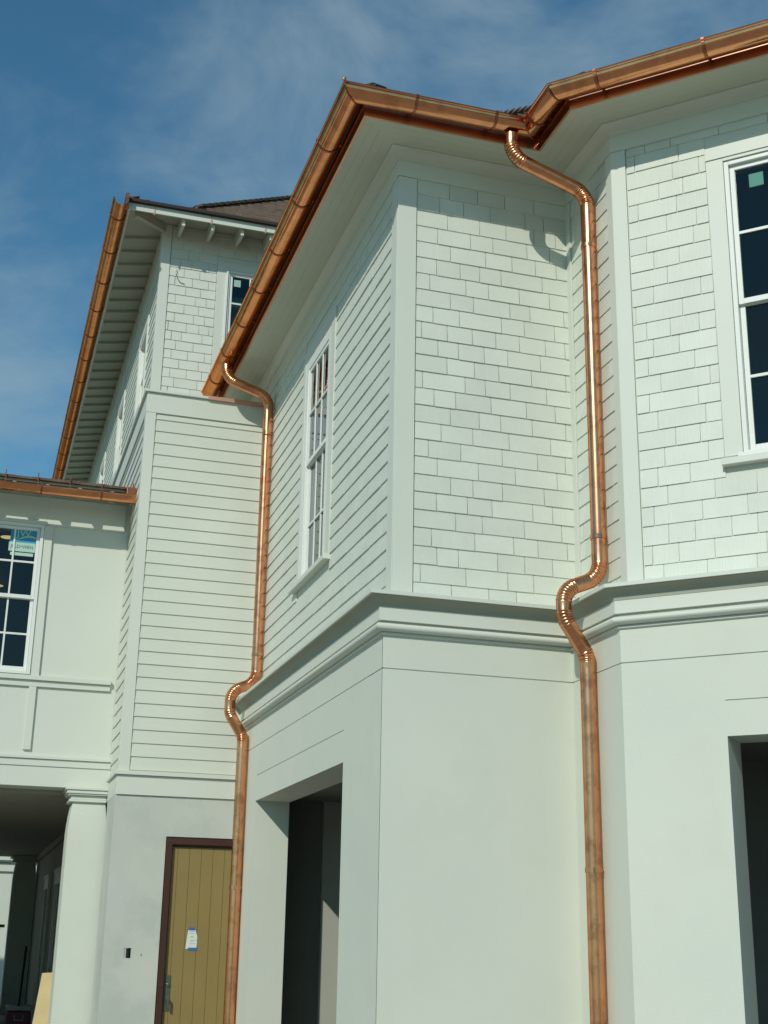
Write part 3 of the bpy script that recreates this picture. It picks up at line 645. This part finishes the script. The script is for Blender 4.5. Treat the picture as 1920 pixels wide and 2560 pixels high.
# wing roof
e3 = .56; z3 = 10.290; bx, by = XL3 - e3, Y3 - e3
prof3 = [(0, 0), (.75, .29), (1.06, .65), (3.5, 2.75)]
A1 = (V3((bx, by, z3)), V3((1, 0, 0)), V3((0, 1, 0)), prof3, .135, lambda r: (r, 4.2))
A2 = (V3((bx, by, z3)), V3((0, 1, 0)), V3((1, 0, 0)), [(0, 0), (.75, .29), (1.06, .65)], .135, lambda r: (r, 19.0))
roof2 = roof_core([[(bx, by, z3), (bx + 4.2, by, z3), (bx + 4.2, by + .75, z3 + .29), (bx + .75, by + .75, z3 + .29)], [(bx + .75, by + .75, z3 + .29), (bx + 4.2, by + .75, z3 + .29), (bx + 4.2, by + 1.06, z3 + .65), (bx + 1.06, by + 1.06, z3 + .65)], [(bx + 1.06, by + 1.06, z3 + .65), (bx + 4.2, by + 1.06, z3 + .65), (bx + 4.2, by + 3.5, z3 + 2.75), (bx + 3.5, by + 3.5, z3 + 2.75)],
   [(bx, by, z3), (bx, 34, z3), (bx + .75, 34, z3 + .29), (bx + .75, by + .75, z3 + .29)], [(bx + .75, by + .75, z3 + .29), (bx + .75, 34, z3 + .29), (bx + 1.06, 34, z3 + .65), (bx + 1.06, by + 1.06, z3 + .65)], [(bx + 1.06, by + 1.06, z3 + .65), (bx + 1.06, 34, z3 + .65), (bx + 3.5, 34, z3 + 2.75), (bx + 3.5, by + 3.5, z3 + 2.75)], [(bx + 3.5, by + 3.5, z3 + 2.75), (bx + 4.2, by + 3.5, z3 + 2.75), (bx + 4.2, 34, z3 + 2.75), (bx + 3.5, 34, z3 + 2.75)]], 'roof')
mb = roof_course_set('roof_shingles', [A1, A2], 9); mb.build('roof_shingles', m_roof, roof2, kind='stuff')
mb = MB(); d = V3((1, 1, .516)).normalized(); 
mb.build
eave([(.50, 10.2735), (.565, 10.2735), (.565, 10.312), (.50, 10.312)], 'roof_edge', mat('dark_roof_edge', (.03, .02, .016), .8))
pass
caps(V3((bx + 1.06, by + 1.06, z3 + .65)), V3((1, 1, .86)).normalized(), 17, roof2, wd=.12)

# ------------------------------------------------------------------ M wall (far left), window, beam, porch
WM = dict(u0=-.62, u1=.522, z0=4.375, z1=6.155)
wM = wall_slab('M', [-4, WM['u0'], WM['u1'], XL2], [3.14, WM['z0'], WM['z1'], 6.55], lambda u, z: not inr(WM, u, z), -.2, 0, 'panelled_wall', m_trim, house)
wm = window('M', WM['u0'], WM['u1'], WM['z0'], WM['z1'], 4, 5.268, (5.694, 4.845), 0, bm_w=.038, out_e=.045, glass_e=-.02, roomm=m_dark)
part('casing', 'M', [(.524, .624, 4.366, 6.155, 0, .03)], m_trim, house, bevel=.002)
part('header', 'M', [(-4, .545, 6.157, 6.20, 0, .05), (.546, 1.452, 6.158, 6.5, 0, .028), (-4, .545, 6.2005, 6.5, 0, .027)], m_trim, house, bevel=.002)
part('stile', 'M', [(1.435, 1.5, 3.47, 6.157, 0, .004)], m_trim, house)
part('window_ledge', 'M', [(-4, 1.437, 4.313, 4.365, 0, .06)], m_trim, house, bevel=.003)
part('rail', 'M', [(-4, 1.434, 4.243, 4.312, 0, .03)], m_trim, house, bevel=.002)
part('stile', 'M', [(.527, .610, 3.53, 4.242, 0, .03)], m_trim, house, bevel=.002)
part('stile', 'M', [(-.72, -.62, 3.53, 4.242, 0, .03)], m_trim, house, bevel=.002)
part('beam_ledge', 'M', [(-4, 1.512, 3.434, 3.466, 0, .05)], m_trim, house, bevel=.002)
part('beam_ledge', 'M', [(-4, 1.512, 3.355, 3.432, 0, .03)], m_trim, house, bevel=.002)
part('porch_beam', 'M', [(-4, 1.512, 3.133, 3.353, -.35, .018)], m_trim, house, bevel=.002)
# manufacturer sticker on the pane
def text(body, size, loc, m, parent, name):
    cu = bpy.data.curves.new(name, 'FONT'); cu.body = body; cu.size = size; cu.align_x = 'CENTER'; cu.align_y = 'CENTER'; cu.extrude = .0006
    o = bpy.data.objects.new(name, cu); COL.objects.link(o); o.rotation_euler = (math.pi/2, 0, 0); o.location = loc
    dg = bpy.context.evaluated_depsgraph_get(); me = bpy.data.meshes.new_from_object(o.evaluated_get(dg)); mo = bpy.data.objects.new(name, me); COL.objects.link(mo)
    mo.matrix_world = o.matrix_world; mo.rotation_euler = o.rotation_euler; mo.location = loc; bpy.data.objects.remove(o); me.materials.clear(); me.materials.append(m); mo.parent = parent; return mo
st = part('sticker', 'M', [(.150, .440, 5.885, 6.085, -.0045, -.0035)], m_blue, wm, label='blue and green window maker sticker')
ys = YM + .0015
part('sticker_base', 'M', [(.140, .440, 5.815, 5.925, -.0034, -.0028)], m_green, wm)
part('sticker_tab', 'M', [(.165, .425, 5.765, 5.803, -.0034, -.0028)], m_green, wm)
mb = MB(); n = 14
mb.grid([[(.19 + .25*k/n, YM + .0022, 5.925 + .065*math.sin(k/n*2.2)) for k in range(n+1)], [(.19 + .25*k/n, YM + .0022, 5.927 + .088*math.sin(k/n*2.2)) for k in range(n+1)]]); mb.build('sticker_wave', m_green, wm)
text('JW', .125, (.30, ys + .0005, 6.035), m_green, wm, 'sticker_letters')
text('JELD\u2022WEN', .055, (.29, ys + .0002, 5.872), mat('sticker_ink', (.03, .12, .12), .7), wm, 'sticker_letters')
for (x_, y_) in ((.124, 16.66), (.112, 19.1)):
    pass
mb = MB(); 
for k in range(1): pass
def disc(c, r, nm, m, parent, n=20):
    mb = MB(); mb.v = [(c[0] + r*math.cos(2*math.pi*k/n), c[1] + r*math.sin(2*math.pi*k/n), c[2]) for k in range(n)]; mb.f = [tuple(range(n))]; return mb.build(nm, m, parent, recalc=False)
disc((.124, 16.62, 6.29), .085, 'downlight', m_lamp, wm); disc((.075, 17.75, 5.94), .075, 'downlight', m_lamp, wm)
# M eave: rafters, deck, gutter
dm = lambda e: 6.555 + (.40 - e) * .30
mb = MB(); f = FR['M']; mb.box8([f(-4, dm(-.1), -.1), f(1.518, dm(-.1), -.1), f(1.518, dm(.40), .40), f(-4, dm(.40), .40), f(-4, dm(-.1)+.02, -.1), f(1.518, dm(-.1)+.02, -.1), f(1.518, dm(.40)+.02, .40), f(-4, dm(.40)+.02, .40)]); mb.build('eave_deck', m_raft, house)
for x in [.125 + .3725*k for k in range(-3, 4)] + [1.488]:
    f = FR['M']; mb = MB(); a, b = x - .02, x + .02
    mb.box8([f(a, dm(0) - .13, 0), f(b, dm(0) - .13, 0), f(b, 6.395, .39), f(a, 6.395, .39), f(a, dm(0)-.003, 0), f(b, dm(0)-.003, 0), f(b, dm(.40)-.003, .40), f(a, dm(.40)-.003, .40)]); mb.build('rafter_tail', m_soffit, house, bevel=.002)
gme, gmz, gmr = .497, 6.462, .075
mb = MB(); pr = gut_prof(gme, gmz, gmr); f = FR['M']; mb.grid([[f(u, z, e) for e, z in pr] for u in (-4, 1.508)], close=True, cap=True); gutm = mb.build('gutter', m_copper, house, smooth=True)
mb = MB(); pr = bead(gme + gmr + .004, gmz + .002, .010); mb.grid([[f(u, z, e) for e, z in pr] for u in (-4, 1.508)], close=True, cap=True); mb.build('rolled_rim', m_copper, gutm, smooth=True)
for u in (-.3, .43, 1.11): strap('M', u, gme, gmz, gmr, gutm)
for u in [.015 + .3625*k for k in range(-2, 5)]: part('strap_tip', 'M', [(u, u + .012, 6.47, 6.65, .455, .462)], m_copperd, gutm)
part('gutter_back', 'M', [(-4, 1.508, 6.45, 6.502, .417, .421)], m_copper, gutm)
part('copper_end_box', 'M', [(1.40, 1.512, 6.47, 6.585, .38, .50)], m_copperd, gutm, bevel=.004)
B1 = (V3((-4, YM - .435, 6.572)), V3((1, 0, 0)), V3((0, 1, 0)), [(0, 0), (2.6, .78)], .13, lambda r: (0, 5.515))
roof3 = roof_core([[(-4, YM - .435, 6.567), (1.515, YM - .435, 6.567), (1.515, YM + 2.2, 7.35), (-4, YM + 2.2, 7.35)]], 'roof')
mb = roof_course_set('roof_shingles', [B1], 4); mb.build('roof_shingles', m_roof, roof3, kind='stuff')

# pier with capital, under the beam, beside the block corner
def pier(cx, cy, hw, z1, m, name='porch_column', side=None):
    prof = [(0, hw + .03), (.12, hw + .03), (.13, hw + .01), (.2, hw)] + [(z1 * t, hw * (1 - .16 * max(0, (t - .86) / .14) ** 2)) for t in (.3, .6, .8, .86, .89, .92, .95, .98, 1.0)]
    mb = MB(); mb.grid([[(cx - w_, cy - w_, z), (cx + w_, cy - w_, z), (cx + w_, cy + w_, z), (cx - w_, cy + w_, z)] for z, w_ in prof], close=True, cap=True)
    return mb.build(name, m, house)
col = pier(1.30, 15.59, .21, 2.98, m_stucco)
cp = MB()
for (z0_, z1_, w_) in ((2.975, 3.0, .222), (3.002, 3.045, .205), (3.047, 3.062, .238), (3.064, 3.10, .252), (3.102, 3.131, .268)): cp.box((1.30 - w_, 15.59 - w_ + .01, z0_), (1.489, 15.59 + w_, z1_))
cp.build('capital', m_trim, col, bevel=.004)
col2 = pier(1.27, 29.0, .225, 2.98, m_stucco)
cp = MB()
for (z0_, z1_, w_) in ((2.96, 3.0, .27), (3.0, 3.04, .25), (3.04, 3.085, .30)): cp.box((1.27 - w_, 29.0 - w_, z0_), (1.27 + w_, 29.0 + w_, z1_))
cp.build('capital', m_trim, col2)
# covered passage
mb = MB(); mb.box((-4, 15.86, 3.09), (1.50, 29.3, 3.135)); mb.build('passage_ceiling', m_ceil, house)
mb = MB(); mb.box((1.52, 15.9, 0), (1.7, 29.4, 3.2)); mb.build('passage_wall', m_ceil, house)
mb = MB(); mb.box((-4.3, 15.5, 0), (-4.0, 29.4, 6.5)); mb.build('passage_outer_wall', m_stucco, house)
for (a, b) in ((24.2, 25.2), (21.4, 22.6)):
    dd = MB(); dd.box((1.475, a, .0), (1.518, a + .11, 2.5)); dd.box((1.475, b - .11, 0), (1.518, b, 2.5)); dd.box((1.465, a - .05, 2.32), (1.518, b + .05, 2.54)); dd.box((1.455, a - .08, 2.50), (1.518, b + .08, 2.56))
    fr_ = dd.build('passage_door', mat('door_casing_paint_%d' % a, (.62, .66, .58), .6), house, bevel=.004)
    mb = MB(); mb.box((1.505, a + .11, .1), (1.516, b - .11, 2.32)); mb.build('leaf', m_black, fr_)
    mb = MB(); mb.box((1.49, (a+b)/2 - .04, .1), (1.504, (a+b)/2 + .04, 2.32)); mb.box((1.49, a + .12, .95), (1.504, b - .12, 1.07)); mb.build('stile', m_ceil, fr_)
mb = MB(); mb.box((1.48, 15.9, 2.98), (1.52, 28.7, 3.09)); mb.build('passage_crown', m_ceil, house)

# building beyond the passage
bb = thing('background_building', 'sunlit white building seen through the covered passage at lower left', 'building', (-2, 36, 0))
def bbx(name, a, c, m): mb = MB(); mb.box(a, c); o = mb.build(name, m, bb); o.matrix_parent_inverse = bb.matrix_world.inverted(); return o
bb.location = (-2, 36, 0); bpy.context.view_layer.update()
bbx('wall', (-14, 36, 0), (4, 37, 3.3), m_stucco); bbx('band', (-14, 35.9, 3.3), (4, 36.0, 3.34), m_trim)
bbx('frieze', (-14, 35.93, 3.08), (4, 36.0, 3.27), m_trim); bbx('cornice', (-14, 35.8, 3.345), (4, 36.0, 3.9), m_trim); bbx('roof', (-14.5, 35.5, 3.9), (4.5, 42, 4.1), m_roof)

# objects in the passage
cl = thing('cooler', 'dark red picnic cooler with white lid standing in the covered passage', 'cooler', (1.2, 24.6, .0))
def loc_build(mb, name, m, root, **k): o = mb.build(name, m, root, **k); return o
mb = MB(); mb.box((-.20, -.16, .06), (.20, .16, .34)); loc_build(mb, 'body', m_red, cl, bevel=.02)
mb = MB(); mb.box((-.21, -.17, .345), (.21, .17, .43)); loc_build(mb, 'lid', m_wplas, cl, bevel=.025)
for s in (1,): 
    mb = MB(); mb.bar((-.07, -.172, .28), (-.07, -.172, .20), .012, .012); mb.bar((.07, -.172, .28), (.07, -.172, .20), .012, .012); mb.bar((-.076, -.172, .20), (.076, -.172, .20), .012, .012); loc_build(mb, 'handle', m_wplas, cl)
fb = thing('foam_board', 'pale yellow foam board leaning behind the white porch column', 'board', (1.12, 16.9, 0))
mb = MB(); mb.box8([(-.19, 0, 0), (.22, -.05, 0), (.22, 0, 0), (-.19, .05, 0), (-.06, .12, 1.13), (.22, .08, 1.15), (.22, .13, 1.15), (-.06, .17, 1.13)]); mb.build('panel', m_foam, fb)
mb = MB(); mb.box8([(-.155, .024, .30), (.222, -.03, .30), (.222, -.02, .30), (-.155, .034, .30), (-.135, .043, .47), (.222, -.01, .47), (.222, 0, .47), (-.135, .053, .47)]); mb.build('tape_patch', m_paper, fb)
tag(tube('broom_pole', [(1.16, 24.0, .45), (1.24, 24.9, 1.36)], .022, m_black, None, seg=8), 'long dark pole leaning on the passage wall above the cooler', 'pole')
ld = thing('stepladder', 'brown wooden stepladder at the left end of the covered passage', 'ladder', (.55, 26, 0))
mb = MB(); mb.bar((-.42, -.1, 0), (.22, .05, 1.68), .09, .05, (0, 1, 0)); mb.build('leg', m_wood, ld); mb = MB(); mb.bar((-.62, .6, 0), (.10, .1, 1.68), .06, .04, (0, 1, 0)); mb.build('leg', m_wood, ld)
mb = MB(); mb.box((-.03, -.06, 1.68), (.33, .2, 1.73)); mb.build('top_step', m_wood, ld)
tag((lambda b: (b.box((.2, 26.5, 0), (.80, 27.0, .80)), b.build('black_bin', m_black, bevel=.03))[1])(MB()), 'black bin in the passage below the stepladder', 'bin')

# ------------------------------------------------------------------ trees behind the camera (seen only as reflections)
def tree(x, y, h, seed, lab):
    rr = random.Random(seed); t = thing('tree', lab, 'tree', (x, y, 0), 'trees across the street')
    mb = MB(); mb.grid([[(r*math.cos(a), r*math.sin(a), z) for a in [k*math.pi/4 for k in range(8)]] for z, r in ((0, .25), (h*.35, .17), (h*.7, .08))], close=True, cap=True); mb.build('trunk', m_bark, t, smooth=True)
    mb = MB()
    for k in range(1600):
        th = rr.uniform(0, 2*math.pi); ph = math.acos(rr.uniform(-1, 1)); R = h*.33*(.55 + .45*rr.random()) * (1 + .25*math.sin(3*th + seed))
        c = V3((R*math.sin(ph)*math.cos(th), R*math.sin(ph)*math.sin(th), h*.65 + R*math.cos(ph)*.95)); a = V3((rr.uniform(-1, 1), rr.uniform(-1, 1), rr.uniform(-1, 1))).normalized() * .22; b = a.cross(V3((rr.random(), rr.random(), rr.random()))).normalized() * .2
        q = len(mb.v); mb.v += [tuple(c - a), tuple(c + b), tuple(c + a), tuple(c - b)]; mb.f.append((q, q+1, q+2, q+3))
    mb.build('crown', m_leaf, t, recalc=False)
for i, (x, y, h) in enumerate(((-9, -32, 9), (6, -36, 8), (16, -30, 9), (-26, -24, 8))): tree(x, y, h, i, ['leafy tree across the street, behind and to the left of the photographer', 'leafy tree across the street, straight behind the photographer', 'tall leafy tree across the street, behind and to the right', 'leafy tree far off to the left of the house front'][i])

# ------------------------------------------------------------------ shingles: the 300 that show largest become parts, the others one mesh
def scr(w, u0, u1, z0, z1):
    f = FR[w]; P = [Vector(f(u, z, 0)) - campos for u, z in ((u0, z0), (u1, z0), (u1, z1), (u0, z1))]
    q = []
    for p in P:
        d = p.dot(cam_f); q.append((p.dot(cam_r) / d * 1327, -p.dot(cam_u) / d * 1327))
    A = abs(sum(q[i][0]*q[(i+1) % 4][1] - q[(i+1) % 4][0]*q[i][1] for i in range(4))) / 2
    cxp = sum(a for a, b in q) / 4; cyp = sum(b for a, b in q) / 4
    return A if (abs(cxp) < 384 and abs(cyp) < 512) else A * .001
SH.sort(key=lambda s: -scr(s[0], s[2], s[3], s[4], s[5]))
rest = {}
for i, (w, par, u0, u1, z0, z1, th, dz) in enumerate(SH):
    f = FR[w]; a, b = u0 + .0034, u1 - .0034; zb = z0 + (dz if dz < 0 else dz); zt = z1 - .0015 + .0
    P = [f(a, zb, .001), f(b, zb, .001), f(b, zb, th), f(a, zb, th), f(a, zt + .004, .001), f(b, zt + .004, .001), f(b, zt + .004, .0045), f(a, zt + .004, .0045)]
    if i < 300:
        mb = MB(); mb.box8(P); mb.build('shingle', m_sh, par)
    else:
        rest.setdefault(par.name, (par, MB()))[1].box8(P)
for k, (par, mb) in rest.items(): mb.build('small_shingles', m_sh, par, kind='stuff')
